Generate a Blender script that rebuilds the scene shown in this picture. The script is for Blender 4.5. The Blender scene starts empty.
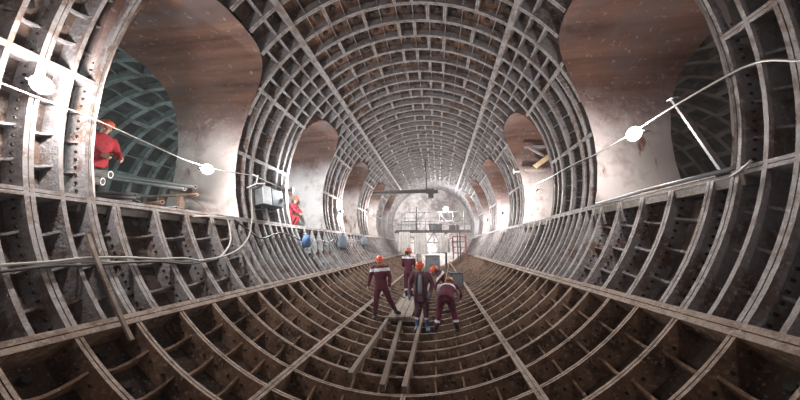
import bpy, bmesh, math, random
from mathutils import Vector, Matrix
random.seed(7)
SC = bpy.context.scene
COL = bpy.context.collection
S = 4.2            # inner radius of the cast-iron lining, metres
TH = 0.06          # the rings stand slightly askew to the tunnel axis
P = 0.133          # ring pitch in radii
T0 = 0.757         # a ring joint
SIN, COS, PI = math.sin, math.cos, math.pi
def rad(a): return a * PI / 180

# ---------------------------------------------------------------- materials
def mat(name, base, rough=.7, metal=0., second=None, scale=3., lo=.4, hi=.65, bump=0., bscale=20., third=None,
        tscale=14., tlo=.55, thi=.75, stretch=(1, 1, 1), emit=None, estr=0., detail=6):
    m = bpy.data.materials.new(name); m.use_nodes = True
    nt = m.node_tree; N = nt.nodes; L = nt.links
    b = N['Principled BSDF']
    b.inputs['Base Color'].default_value = (*base, 1)
    b.inputs['Roughness'].default_value = rough
    b.inputs['Metallic'].default_value = metal
    if emit:
        b.inputs['Emission Color'].default_value = (*emit, 1); b.inputs['Emission Strength'].default_value = estr
    if second or bump or third:
        tc = N.new('ShaderNodeTexCoord'); mp = N.new('ShaderNodeMapping')
        mp.inputs['Scale'].default_value = stretch
        L.new(tc.outputs['Object'], mp.inputs['Vector'])
    col = None
    def noise(sc, dt=detail):
        n = N.new('ShaderNodeTexNoise'); n.inputs['Scale'].default_value = sc; n.inputs['Detail'].default_value = dt
        n.inputs['Roughness'].default_value = .65
        L.new(mp.outputs['Vector'], n.inputs['Vector']); return n
    def layer(prev, c, sc, lo, hi):
        n = noise(sc); mr = N.new('ShaderNodeMapRange')
        mr.inputs['From Min'].default_value = lo; mr.inputs['From Max'].default_value = hi
        L.new(n.outputs['Fac'], mr.inputs['Value'])
        mx = N.new('ShaderNodeMix'); mx.data_type = 'RGBA'
        L.new(mr.outputs['Result'], mx.inputs['Factor'])
        if prev is None: mx.inputs[6].default_value = (*base, 1)
        else: L.new(prev, mx.inputs[6])
        mx.inputs[7].default_value = (*c, 1)
        return mx.outputs[2]
    if second: col = layer(None, second, scale, lo, hi)
    if third: col = layer(col, third, tscale, tlo, thi)
    if col is not None: L.new(col, b.inputs['Base Color'])
    if bump:
        n = noise(bscale, 8); bp = N.new('ShaderNodeBump'); bp.inputs['Strength'].default_value = bump
        bp.inputs['Distance'].default_value = .03
        L.new(n.outputs['Fac'], bp.inputs['Height']); L.new(bp.outputs['Normal'], b.inputs['Normal'])
    return m

M = {}
M['flange'] = mat('dusty_cast_iron', (.25, .238, .245), .65, .0, (.14, .085, .062), 2.6, .48, .62, 1., 18, (.37, .365, .38), 14, .54, .66)
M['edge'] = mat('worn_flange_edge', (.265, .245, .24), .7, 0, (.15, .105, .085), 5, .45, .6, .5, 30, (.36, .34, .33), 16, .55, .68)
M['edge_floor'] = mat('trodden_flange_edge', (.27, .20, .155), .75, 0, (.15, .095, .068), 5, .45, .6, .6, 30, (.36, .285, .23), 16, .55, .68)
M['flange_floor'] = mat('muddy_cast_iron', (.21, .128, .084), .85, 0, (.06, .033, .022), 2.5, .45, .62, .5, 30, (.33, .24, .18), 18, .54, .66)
M['pan'] = mat('rusty_iron_skin', (.04, .027, .022), .75, .0, (.12, .075, .056), 1.6, .42, .62, 1., 16, (.23, .205, .20), 5, .55, .68)
M['pan_floor'] = mat('mud_caked_iron_skin', (.02, .012, .009), .85, 0, (.085, .047, .03), 1.2, .42, .62, 1., 22, (.24, .155, .105), 26, .58, .70)
M['pan_crown'] = mat('brown_rusted_iron_skin', (.03, .016, .012), .8, 0, (.19, .092, .054), 1.4, .42, .62, .7, 20, (.06, .045, .04), 6, .55, .68)
M['plug'] = mat('black_grout_plug', (.015, .013, .013), .6, .3, (.04, .032, .03), 6)
M['side_iron'] = mat('side_tunnel_iron', (.27, .30, .30), .65, .15, (.14, .13, .125), 2., .45, .62, .4, 26)
M['side_iron_r'] = mat('brown_side_tunnel_iron', (.20, .17, .155), .7, .0, (.12, .09, .075), 2., .45, .62, .5, 22)
M['side_skin'] = mat('side_tunnel_skin', (.035, .037, .037), .8, 0, (.08, .078, .075), 1.6, .45, .62, .6, 20)

def new_obj(name, verts, faces, mats, fm=None, parent=None, smooth=False, kind=None):
    me = bpy.data.meshes.new(name); me.from_pydata(verts, [], faces)
    for m in mats: me.materials.append(M[m] if isinstance(m, str) else m)
    if fm: me.polygons.foreach_set('material_index', fm)
    if smooth: me.polygons.foreach_set('use_smooth', [True] * len(me.polygons))
    me.update()
    o = bpy.data.objects.new(name, me); COL.objects.link(o)
    if parent: o.parent = parent
    if kind: o['kind'] = kind
    return o

class MB:
    """collects shapes, builds ONE mesh object"""
    def __init__(s): s.v = []; s.f = []; s.m = []; s.mi = 0
    def quadbox(s, c8):
        n = len(s.v); s.v += c8
        s.f += [(n, n+3, n+2, n+1), (n+4, n+5, n+6, n+7), (n, n+1, n+5, n+4), (n+1, n+2, n+6, n+5), (n+2, n+3, n+7, n+6), (n+3, n, n+4, n+7)]
        s.m += [s.mi] * 6
    def box(s, c, size, rot=None):
        hx, hy, hz = [a / 2 for a in size]; c = Vector(c)
        pts = [Vector((x, y, z)) for z in (-hz, hz) for (x, y) in ((-hx, -hy), (hx, -hy), (hx, hy), (-hx, hy))]
        if rot is not None: pts = [rot @ p for p in pts]
        s.quadbox([tuple(c + p) for p in pts])
    def bar(s, a, b, w, h, up=(0, 0, 1)):
        a = Vector(a); b = Vector(b); d = (b - a).normalized(); u = Vector(up)
        x = d.cross(u)
        if x.length < 1e-4: x = d.cross(Vector((1, 0, 0)))
        x.normalize(); u = x.cross(d)
        pts = []
        for q in (a, b):
            for (i, j) in ((-1, -1), (1, -1), (1, 1), (-1, 1)): pts.append(tuple(q + x * (i * w / 2) + u * (j * h / 2)))
        s.quadbox(pts)
    def loft(s, rings, cap=True, closed=False):
        n = len(rings[0]); base = len(s.v)
        for r in rings: s.v += [tuple(p) for p in r]
        k = len(rings); rng = range(k if closed else k - 1)
        for i in rng:
            a = base + i * n; b = base + ((i + 1) % k) * n
            for j in range(n):
                s.f.append((a + j, a + (j + 1) % n, b + (j + 1) % n, b + j)); s.m.append(s.mi)
        if cap and not closed:
            s.f.append(tuple(base + j for j in reversed(range(n)))); s.m.append(s.mi)
            s.f.append(tuple(base + (k - 1) * n + j for j in range(n))); s.m.append(s.mi)
    def tube(s, pts, r, seg=8, r2=None, cap=True):
        pts = [Vector(p) for p in pts]; rings = []
        ref = Vector((0, 0, 1)); prev = None
        for i, p in enumerate(pts):
            d = (pts[min(i + 1, len(pts) - 1)] - pts[max(i - 1, 0)]).normalized()
            if prev is None:
                x = d.cross(ref)
                if x.length < .1: x = d.cross(Vector((1, 0, 0)))
            else: x = prev - d * prev.dot(d)
            x.normalize(); prev = x; y = d.cross(x)
            rr = r if r2 is None else r + (r2 - r) * i / (len(pts) - 1)
            rings.append([p + (x * COS(2*PI*k/seg) + y * SIN(2*PI*k/seg)) * rr for k in range(seg)])
        s.loft(rings, cap)
    def pipe(s, a, b, r, ri, seg=14):      # hollow pipe with open ends
        a = Vector(a); b = Vector(b); d = (b - a).normalized(); x = d.cross(Vector((0, 0, 1))).normalized(); y = d.cross(x)
        def ring(p, q): return [p + (x * COS(2*PI*k/seg) + y * SIN(2*PI*k/seg)) * q for k in range(seg)]
        s.loft([ring(a, r), ring(b, r), ring(b, ri), ring(a, ri)], closed=True)
    def ball(s, c, r, sx=1, sy=1, sz=1, n=10, rot=None):
        c = Vector(c); base = len(s.v); R = n // 2
        vs = []
        for i in range(1, R):
            th = PI * i / R
            for j in range(n):
                a = 2 * PI * j / n; vs.append(Vector((r*sx*SIN(th)*COS(a), r*sy*SIN(th)*SIN(a), r*sz*COS(th))))
        vs += [Vector((0, 0, r*sz)), Vector((0, 0, -r*sz))]
        if rot is not None: vs = [rot @ p for p in vs]
        s.v += [tuple(c + p) for p in vs]
        for i in range(R - 2):
            for j in range(n):
                a = base + i*n + j; b = base + i*n + (j+1) % n
                s.f.append((a, a + n, b + n, b)); s.m.append(s.mi)
        top = base + (R-1)*n
        for j in range(n):
            s.f.append((top, base + j, base + (j+1) % n)); s.m.append(s.mi)
            l = base + (R-2)*n
            s.f.append((top + 1, l + (j+1) % n, l + j)); s.m.append(s.mi)
    def build(s, name, mats, parent=None, smooth=False, kind=None):
        if not isinstance(mats, (list, tuple)): mats = [mats]
        return new_obj(name, s.v, s.f, mats, s.m if len(mats) > 1 else None, parent, smooth, kind)

def tag(o, label, cat, group=None):
    o['label'] = label; o['category'] = cat
    if group: o['group'] = group
    return o
def empty(name, loc, rz=0):
    o = bpy.data.objects.new(name, None); COL.objects.link(o); o.location = loc; o.rotation_euler = (0, 0, rz)
    o.empty_display_size = .2
    return o
def struct(o): o['kind'] = 'structure'; return o
def spline(pts, n=6):
    pts = [Vector(p) for p in pts]; out = []
    q = [2*pts[0] - pts[1]] + pts + [2*pts[-1] - pts[-2]]
    for i in range(1, len(q) - 2):
        a, b, c, d = q[i-1:i+3]
        for k in range(n):
            t = k / n
            out.append(.5 * ((2*b) + (c - a)*t + (2*a - 5*b + 4*c - d)*t*t + (3*b - a - 3*c + d)*t**3))
    out.append(pts[-1]); return out

# ---------------------------------------------------------------- the lining
def W(phi, r, t, cx=0.):
    a = rad(phi); x = cx + r * COS(a)
    return (S * x, S * (t + TH * x), S * r * SIN(a))
DW, DY0, DH, DN = .333, .20, .42, 3.2      # passage half width, springing, rise, squareness
SILL = -.337
DOORT = [T0 + P * 9 * k + DW for k in range(5)]
def door_top(t, grow=0.):
    """height of the passage outline at ring coordinate t, or None outside"""
    for c in DOORT:
        u = abs(t - c) / (DW + grow)
        if u < 1: return DY0 + (DH + grow) * (1 - u ** DN) ** (1 / DN)
    return None
def inside(phi, t, grow=0.):
    y = SIN(rad(phi))
    tp = door_top(t, grow)
    return tp is not None and SILL - .02 < y < tp and abs(COS(rad(phi))) > .6
SEG = 23.6
PH = dict(L3=130.2, L2=152.9, L1=176.3, L0=199.7, F0=223.7, F1=247.7, F2=271.7, F3=296., R0=319.4, R1=343.3, R2=366.3, R3=390.4, R4=412.4)
NMIN, NMAX = -8, 47

class Lining:
    def __init__(s, cx=0., d=.066): s.fl = MB(); s.pan = MB(); s.plug = MB(); s.cx = cx; s.d = d; s.k = d / .066; s.r1 = 1 + d
    def arc(s, p0, p1, t0, t1, r0=1., r1=None, step=2.95):
        r1 = r1 or s.r1
        n = max(1, int(round((p1 - p0) / step))); rings = []
        for i in range(n + 1):
            ph = p0 + (p1 - p0) * i / n
            rings.append([W(ph, r0, t0, s.cx), W(ph, r0, t1, s.cx), W(ph, r1, t1, s.cx), W(ph, r1, t0, s.cx)])
        s.edged(rings)
    def edged(s, rings):
        k = len(s.fl.m); s.fl.loft(rings)
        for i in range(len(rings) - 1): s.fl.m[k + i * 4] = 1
    def long(s, ph, half, t0, t1, r0=1., r1=None):
        r1 = r1 or s.r1
        n = max(1, int((t1 - t0) / .4)); rings = []
        for i in range(n + 1):
            t = t0 + (t1 - t0) * i / n
            rings.append([W(ph - half, r0, t, s.cx), W(ph + half, r0, t, s.cx), W(ph + half, r1, t, s.cx), W(ph - half, r1, t, s.cx)])
        s.edged(rings)
    def gusset(s, ph, t0, t1, full=False, half=.22):
        # knee plate: high at the flanges, hollow in the middle
        prof = [(0, .008), (.14, .026), (.32, .042), (.5, .047), (.68, .042), (.86, .026), (1, .008)] if not full else [(0, .004), (.5, .012), (1, .004)]
        rg = []
        for u, d in prof:
            t = t0 + (t1 - t0) * u
            rg.append([W(ph - half, 1 + d*s.k, t, s.cx), W(ph + half, 1 + d*s.k, t, s.cx), W(ph + half, s.r1 - .002, t, s.cx), W(ph - half, s.r1 - .002, t, s.cx)])
        s.fl.loft(rg)
    def boss(s, ph, t, r=.0125, h=.014):
        n = 6; a = []; b = []
        for k in range(n):
            dt = r * COS(2*PI*k/n); dp = math.degrees(r * SIN(2*PI*k/n))
            a.append(W(ph + dp, s.r1, t + dt, s.cx)); b.append(W(ph + dp*.75, s.r1 - h, t + dt*.75, s.cx))
        s.plug.loft([a, b])
    def skin(s, p0, p1, t0, t1, dp, dt, test=None):
        np_ = max(1, round((p1 - p0) / dp)); nt = max(1, round((t1 - t0) / dt)); base = len(s.pan.v)
        for i in range(np_ + 1):
            ph = p0 + (p1 - p0) * i / np_
            for j in range(nt + 1): s.pan.v.append(W(ph, s.r1 - .002, t0 + (t1 - t0) * j / nt, s.cx))
        for i in range(np_):
            ph = p0 + (p1 - p0) * (i + .5) / np_
            for j in range(nt):
                if test and test(ph, t0 + (t1 - t0) * (j + .5) / nt): continue
                a = base + i*(nt+1) + j
                s.pan.f.append((a, a + 1, a + nt + 2, a + nt + 1)); s.pan.m.append(s.pan.mi)
    def joint(s, p0, p1, t, w=.0105):      # two bolted flange plates with the seam between them
        s.arc(p0, p1, t - w, t - .0012); s.arc(p0, p1, t + .0012, t + w)
        s.arc(p0, p1, t - .0012, t + .0012, 1.004, 1 + s.d*.8, 5.9)
    def bolts(s, p0, p1, t, w=.0105, step=1.475):
        n = int((p1 - p0) / step)
        for i in range(n):
            ph = p0 + (i + .5) * (p1 - p0) / n
            for sg in (-1, 1):
                a = []; b = []
                for (dr, dpp) in ((-.0032, -.18), (-.0032, .18), (.0032, .18), (.0032, -.18)):
                    a.append(W(ph + dpp, 1.03 + dr, t + sg * w, s.cx)); b.append(W(ph + dpp, 1.03 + dr, t + sg * (w + .004), s.cx))
                s.plug.loft([a, b] if sg > 0 else [b, a])
def subtract(p0, p1, t):
    """parts of the arc p0..p1 not cut by a passage at t"""
    tp = door_top(t)
    if tp is None: return [(p0, p1)]
    a = math.degrees(math.asin(tp)); out = []
    L0, L1 = 180 - a, PH['L0']; R0, R1 = PH['R1'], 360 + a
    cuts = [(L0, L1), (R0, R1)]; segs = [(p0, p1)]
    for c0, c1 in cuts:
        nx = []
        for q0, q1 in segs:
            if c1 <= q0 or c0 >= q1: nx.append((q0, q1)); continue
            if c0 > q0: nx.append((q0, c0))
            if c1 < q1: nx.append((c1, q1))
        segs = nx
    return [q for q in segs if q[1] - q[0] > .3]
def long_spans(ph, lo, hi):
    y = SIN(rad(ph)); spans = []; cur = lo
    if y < -.27 or y > DY0 + DH or abs(COS(rad(ph))) < .7: return [(lo, hi)]
    w = DW if y < DY0 else DW * (1 - ((y - DY0) / DH) ** DN) ** (1 / DN)
    for c in DOORT:
        if c - w > cur: spans.append((cur, min(hi, c - w)))
        cur = c + w
    if cur < hi: spans.append((cur, hi))
    return spans
TA, TB = T0 + P * NMIN, T0 + P * NMAX
def side_wall(name, mid, up, low, up2, edges, mirror):
    """mid/up: the passage band, low: below the sill, up2: above the passages"""
    L = Lining()
    flist = []
    # ribs in the passage band and above it
    for n in range(NMIN, NMAX + 1):
        t = T0 + P * n; k = n % 9
        for q0, q1 in subtract(min(mid[0], up[0]), max(mid[1], up[1]), t): L.joint(q0, q1, t)
        for q0, q1 in subtract(up2[0], up2[1], t): L.joint(q0, q1, t)
        if k in (5, 8) or n < 0:
            for q0, q1 in subtract(min(mid[0], up[0]), max(mid[1], up[1]), t + P/2): L.arc(q0, q1, t + P/2 - .005, t + P/2 + .005)
        # below the sill: half a pitch out of step under the passages, both between them
        if n < 0 or k >= 5:
            L.joint(low[0], low[1], t); L.arc(low[0], low[1], t + P/2 - .005, t + P/2 + .005, 1.0)
        else:
            if k == 0: L.joint(low[0], low[1], t)
            L.joint(low[0], low[1], t + P/2)
        if t < 2.2 and n >= -2:
            for q0, q1 in subtract(min(mid[0], up[0]), max(mid[1], up[1]), t): L.bolts(q0, q1, t)
            L.bolts(low[0], low[1], t if (n < 0 or k >= 5) else t + P/2)
    # gussets and plugs
    for n in range(NMIN, NMAX):
        t = T0 + P * n; k = n % 9
        for (p0, p1) in (mid, up):
            for i in range(4):
                ph = p0 + (i + .5) * (p1 - p0) / 4; pg = p0 + i * (p1 - p0) / 4
                mids = (k in (5, 8) or n < 0)
                cells = [(t, t + P/2), (t + P/2, t + P)] if mids else [(t, t + P)]
                for c0, c1 in cells:
                    if i and not inside(pg, (c0 + c1)/2, .02): L.gusset(pg, c0, c1)
                    if not inside(ph, (c0 + c1)/2, .04): L.boss(ph, (c0 + c1)/2)
        for i in range(4):
            ph = up2[0] + (i + .5) * (up2[1] - up2[0]) / 4; pg = up2[0] + i * (up2[1] - up2[0]) / 4
            if i and not inside(pg, t + P/2, .05): L.gusset(pg, t, t + P, True, .3)
            if not inside(ph, t + P/2, .05): L.boss(ph, t + P/2)
        for i in range(4):
            ph = low[0] + (i + .5) * (low[1] - low[0]) / 4; pg = low[0] + i * (low[1] - low[0]) / 4
            if n < 0 or k >= 5: cells = [(t, t + P/2), (t + P/2, t + P)]
            else:
                cells = [(t + P/2, t + 1.5*P)] if k < 4 else [(t + P/2, t + P)]
                if k == 0: cells.append((t, t + P/2))
            for c0, c1 in cells:
                if i: L.gusset(pg, c0, c1)
                L.boss(ph, (c0 + c1)/2)
    for ph, w in edges:
        for a, b in long_spans(ph, TA, TB):
            if b - a < .02: continue
            for s_ in (-1, 1): L.long(ph + s_ * w * .55, w * .45, a, b)
            L.long(ph, w * .12, a, b, 1.004, 1.05)
    skinlo = min(mid[0], up[0]); skinhi = max(mid[1], up[1])
    L.skin(skinlo, skinhi, TA, TB, 1.475, P/8, lambda p, t: inside(p, t, .012))
    L.skin(low[0], low[1], TA, TB, 2.95, P)
    L.skin(up2[0], up2[1], TA, TB, 1.475, P/8, lambda p, t: inside(p, t, .012))
    root = L.pan.build(name, 'pan', kind='structure')
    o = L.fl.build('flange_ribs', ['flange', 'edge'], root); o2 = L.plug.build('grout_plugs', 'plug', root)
    return root
side_wall('wall_left', (PH['L1'], PH['L0']), (PH['L2'], PH['L1']), (PH['L0'], PH['F0']), (PH['L3'], PH['L2']),
          [(PH['L2'], .55), (PH['L1'], .55), (PH['L0'], .7)], False)
side_wall('wall_right', (PH['R1'], PH['R2']), (PH['R2'], PH['R3']), (PH['R0'], PH['R1']), (PH['R3'], PH['R4']),
          [(PH['R3'], .55), (PH['R2'], .55), (PH['R1'], .7)], True)
# crown: staggered segments, joint walls stepping from ring to ring
L = Lining(0., .044)
C0, C1 = PH['R4'] - 360, PH['L3']
for n in range(NMIN, NMAX + 1):
    t = T0 + P * n
    L.joint(C0, C1, t)
    if n == NMAX: break
    walls = (106.1, 82.6, 76.3) if n % 2 else (118.3, 94.2, 88.0, 65.1)
    for w in walls:
        for s_ in (-1, 1): L.long(w + s_ * .33, .27, t + .0085, t + P - .0085)
    g = 58.8 if n % 2 == 0 else 58.8
    ph = C0 + 5.9
    k = 0
    while ph < C1 - 2:
        if all(abs(ph - w) > 2 for w in walls): L.gusset(ph, t, t + P, False, .15)
        L.boss(ph - 2.95, t + P*.55, .02, .012)
        ph += 5.98
for ph in (C0, C1):
    L.long(ph, 1.0, TA, TB, .994, 1.064)
L.skin(C0, C1, TA, TB, 2.95, P)
root = L.pan.build('ceiling', 'pan_crown', kind='structure')
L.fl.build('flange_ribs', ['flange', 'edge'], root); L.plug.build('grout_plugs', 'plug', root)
# invert
L = Lining()
fs = [PH['F0'], PH['F1'], PH['F2'], PH['F3'], PH['R0']]
for n in range(NMIN, NMAX + 1):
    t = T0 + P * n
    L.joint(fs[0], fs[-1], t, .008)
    if -1 <= n < 12: L.bolts(fs[0], fs[-1], t, .008, 2.95)
    if n == NMAX: break
    for a, b in zip(fs, fs[1:]):
        for i in range(4):
            if i: L.gusset(a + i * (b - a) / 4, t, t + P)
            L.boss(a + (i + .5) * (b - a) / 4, t + P/2)
for ph, w in ((fs[0], .95), (fs[4], .95), (fs[1], .7), (fs[3], .7), (fs[2], .5)):
    for s_ in (-1, 1): L.long(ph + s_ * w * .55, w * .45, TA, TB, .998)
    L.long(ph, w * .12, TA, TB, 1.003, 1.05)
L.skin(fs[0], fs[-1], TA, TB, 2.95, P)
root = L.pan.build('floor', 'pan_floor', kind='structure')
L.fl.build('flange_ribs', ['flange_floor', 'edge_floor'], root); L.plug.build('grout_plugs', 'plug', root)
# side tunnels seen through the passages
SCX = 2.37
for side, nm in ((-1, 'wall_side_tunnel_left'), (1, 'wall_side_tunnel_right')):
    L = Lining(side * SCX)
    a0, a1 = (62., 298.) if side < 0 else (-118., 118.)
    Q = P * 1.5
    for n in range(-5, 26):
        t = T0 + Q * n
        L.joint(a0, a1, t, .02)
        off = 5.9 if n % 2 else 17.7
        w = a0 + off
        while w < a1 - 1:
            for s_ in (-1, 1): L.long(w + s_ * .75, .65, t + .02, t + Q - .02)
            L.gusset(w + 11.8, t, t + Q, False, .25)
            w += 23.6
    L.skin(a0, a1, T0 - 5*Q, T0 + Q*26, 2.95, P)
    root = L.pan.build(nm, 'side_skin', kind='structure')
    L.fl.build('flange_ribs', ['side_iron'] * 2 if side < 0 else ['side_iron_r'] * 2, root)
# ---------------------------------------------------------------- cross passages
def jamb_mat(name='height_toned_passage_concrete', lo1=1.0, hi1=1.8, lo2=1.8, hi2=2.4):
    """board-marked concrete: rusty brown crown, plum band, paler jambs, ragged limits set by height"""
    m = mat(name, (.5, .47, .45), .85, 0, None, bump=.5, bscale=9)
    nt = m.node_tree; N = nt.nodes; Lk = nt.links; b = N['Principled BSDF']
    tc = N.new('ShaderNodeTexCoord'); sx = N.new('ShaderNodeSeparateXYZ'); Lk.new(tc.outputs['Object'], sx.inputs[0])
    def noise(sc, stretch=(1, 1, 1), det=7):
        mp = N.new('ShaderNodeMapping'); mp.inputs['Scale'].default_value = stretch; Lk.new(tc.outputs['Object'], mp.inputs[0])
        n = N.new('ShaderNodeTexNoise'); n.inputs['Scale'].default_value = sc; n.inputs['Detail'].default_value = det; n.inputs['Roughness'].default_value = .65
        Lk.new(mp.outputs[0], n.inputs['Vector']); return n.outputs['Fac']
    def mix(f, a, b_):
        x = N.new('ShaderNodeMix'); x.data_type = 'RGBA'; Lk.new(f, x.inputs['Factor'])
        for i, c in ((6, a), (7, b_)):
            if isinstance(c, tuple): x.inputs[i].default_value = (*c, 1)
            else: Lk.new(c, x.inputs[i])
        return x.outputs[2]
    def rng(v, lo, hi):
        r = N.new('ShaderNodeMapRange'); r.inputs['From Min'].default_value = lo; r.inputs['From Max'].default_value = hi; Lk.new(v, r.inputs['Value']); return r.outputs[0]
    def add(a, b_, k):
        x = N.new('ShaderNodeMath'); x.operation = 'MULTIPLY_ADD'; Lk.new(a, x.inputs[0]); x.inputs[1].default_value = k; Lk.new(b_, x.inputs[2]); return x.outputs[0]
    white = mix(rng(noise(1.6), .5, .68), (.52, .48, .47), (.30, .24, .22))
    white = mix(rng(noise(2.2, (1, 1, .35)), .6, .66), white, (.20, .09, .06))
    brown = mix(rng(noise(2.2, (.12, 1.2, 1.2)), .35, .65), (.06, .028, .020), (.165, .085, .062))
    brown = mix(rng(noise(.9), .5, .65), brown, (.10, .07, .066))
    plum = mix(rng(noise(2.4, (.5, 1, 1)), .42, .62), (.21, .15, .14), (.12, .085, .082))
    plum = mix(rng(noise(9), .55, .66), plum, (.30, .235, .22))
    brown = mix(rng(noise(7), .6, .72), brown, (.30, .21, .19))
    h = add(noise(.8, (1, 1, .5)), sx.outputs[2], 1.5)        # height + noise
    Lk.new(mix(rng(h, lo2, hi2), mix(rng(h, lo1, hi1), white, plum), brown), b.inputs['Base Color'])  # pale low down, plum above, brown at the crown, blended by height
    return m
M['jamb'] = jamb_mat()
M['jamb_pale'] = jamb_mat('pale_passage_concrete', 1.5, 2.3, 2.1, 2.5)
M['slab'] = mat('passage_concrete_slab', (.30, .27, .25), .9, 0, (.18, .15, .13), 2, .45, .6, .5, 15)
def outline(c, grow=0., SILL=-.337):
    """profile of the passage in (t, y), from the sill up one jamb, over the crown and down the other"""
    pts = [(c - DW - grow, SILL - grow)]
    for y in (-.2, -.06, .08): pts.append((c - DW - grow, y))
    nb = 22
    for i in range(nb + 1):
        a = PI * i / nb
        ct, st = COS(a), SIN(a)
        e = 2 / DN
        pts.append((c - (DW + grow) * math.copysign(abs(ct) ** e, ct), DY0 + (DH + grow) * abs(st) ** e))
    for y in (.08, -.06, -.2): pts.append((c + DW + grow, y))
    pts.append((c + DW + grow, SILL - grow))
    return pts
idx = 0
rnd = random.Random(3)
for side in (-1, 1):
    for c in DOORT:
        idx += 1
        mb = MB()
        sl = -.337 if side < 0 else -.287
        inner = outline(c, -.010, sl); outer = [(c + (t - c) * (DW + .010 + .024 * min(1, max(0, (y - .1) / .3))) / (DW + .034), y) for t, y in outline(c, .034, sl)]
        n = len(inner); K = 5
        jit = [rnd.uniform(-.006, .006) for _ in range(n)]
        def X(y, u):
            x0 = math.sqrt(max(0, .997**2 - y*y)); x1 = SCX - math.sqrt(max(0, 1 - y*y)); return x0 + (x1 - x0) * u
        def Wp(t, y, x): return (S * x * side, S * (t + TH * x * side), S * y)
        base = 0
        grid = []
        for j, (pts, dz) in enumerate(((inner, 0), (outer, 0))):
            for k in range(K + 1):
                row = []
                for i, (t, y) in enumerate(pts):
                    g = 1 + (jit[i] if (j == 0 and 4 < i < n - 4 and 0 < k < K) else 0) * 3
                    yy = DY0 + (y - DY0) * g if y > DY0 else y
                    x = X(y if j == 0 else inner[i][1], k / K) + (.035 if j == 1 and k == 0 else 0)
                    mb.v.append(Wp(t, yy, x)); row.append(len(mb.v) - 1)
                grid.append(row)
        def strip(a, b):
            for i in range(n - 1):
                f = (a[i], a[i+1], b[i+1], b[i]) if side > 0 else (b[i], b[i+1], a[i+1], a[i])
                mb.f.append(f); mb.m.append(0)
        for k in range(K): strip(grid[k + 1], grid[k]); strip(grid[K + 1 + k], grid[K + 2 + k])
        strip(grid[0], grid[K + 1]); strip(grid[K + K + 1], grid[K])
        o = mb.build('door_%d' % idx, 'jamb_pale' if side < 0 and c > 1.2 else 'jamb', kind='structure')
        # slab the passage stands on
        sb = MB(); t0, t1 = c - DW - .02, c + DW + .02
        xa, xb = .955, SCX - math.sqrt(1 - sl**2) + .1
        lo, hi = sl - .04, sl - .002
        sb.quadbox([Wp(t0, lo, xa), Wp(t1, lo, xa), Wp(t1, lo, xb), Wp(t0, lo, xb), Wp(t0, hi, xa), Wp(t1, hi, xa), Wp(t1, hi, xb), Wp(t0, hi, xb)])
        sb.build('threshold', 'slab', o)
# bulkhead closing the far end
M['bulkhead'] = mat('limewashed_bulkhead', (.50, .46, .45), .9, 0, (.26, .21, .2), .9, .42, .6, .5, 6, (.62, .59, .58), 4, .5, .7)
mb = MB(); tt = TB - .01
ring = [W(a, 1.07, tt) for a in range(0, 360, 6)]
ring2 = [W(a, 1.07, tt + .08) for a in range(0, 360, 6)]
mb.loft([ring, ring2]); mb.build('wall_end', 'bulkhead', kind='structure')
mb = MB(); ring = [W(a, 1.09, TA) for a in range(0, 360, 6)]; ring2 = [W(a, 1.09, TA - .05) for a in range(0, 360, 6)]
mb.loft([ring, ring2]); mb.build('wall_back', 'pan', kind='structure')

# ---------------------------------------------------------------- lamps
M['lamp_metal'] = mat('lamp_housing', (.12, .12, .13), .5, .6)
M['glow'] = mat('lit_lamp_glass', (1, 1, 1), .3, 0, emit=(1, .98, .95), estr=60)
M['glow_far'] = mat('lit_far_lamp_glass', (1, 1, 1), .3, 0, emit=(1, .98, .97), estr=40)
def work_lamp(loc, to, power, size, label, color=(1, .93, .88), far=False, group=None):
    """round flood lamp on a yoke; "to" points where the lens looks"""
    loc = Vector(loc); d = (Vector(to) - loc).normalized()
    rot = d.to_track_quat('Z', 'Y').to_matrix()
    root = empty('work_lamp', loc)
    tag(root, label, 'lamp', group)
    h = MB()
    prof = [(.35, -.9), (.45, -.6), (.6, -.35), (.95, -.05), (1.05, 0), (1.05, .08), (.95, .08)]
    rings = [[rot @ Vector((r*size*COS(2*PI*k/16), r*size*SIN(2*PI*k/16), z*size)) for k in range(16)] for r, z in prof]
    h.loft(rings); h.build('housing', 'lamp_metal', root)
    g = MB(); prof = [(.9, .06), (.86, .2), (.65, .42), (.35, .55), (.06, .6)]
    g.loft([[rot @ Vector((r*size*COS(2*PI*k/16), r*size*SIN(2*PI*k/16), z*size)) for k in range(16)] for r, z in prof])
    g.build('lens', 'glow_far' if far else 'glow', root, smooth=True)
    y = MB()
    for s_ in (-1, 1): y.bar(rot @ Vector((s_*1.15*size, 0, 0)), rot @ Vector((s_*1.15*size, 0, -1.15*size)), .02, .012)
    y.bar(rot @ Vector((-1.2*size, 0, -1.15*size)), rot @ Vector((1.2*size, 0, -1.15*size)), .02, .012)
    y.build('yoke', 'lamp_metal', root)
    l = bpy.data.lights.new('lamp_light', 'POINT'); l.energy = power; l.color = color; l.shadow_soft_size = size * .8
    lo = bpy.data.objects.new('lamp_light', l); COL.objects.link(lo); lo.location = loc + d * size * 1.6
    return root
NEU = (1, .93, .89); COOL = (.9, .97, 1.)
LP = 1.9; HAZE = .0013
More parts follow.
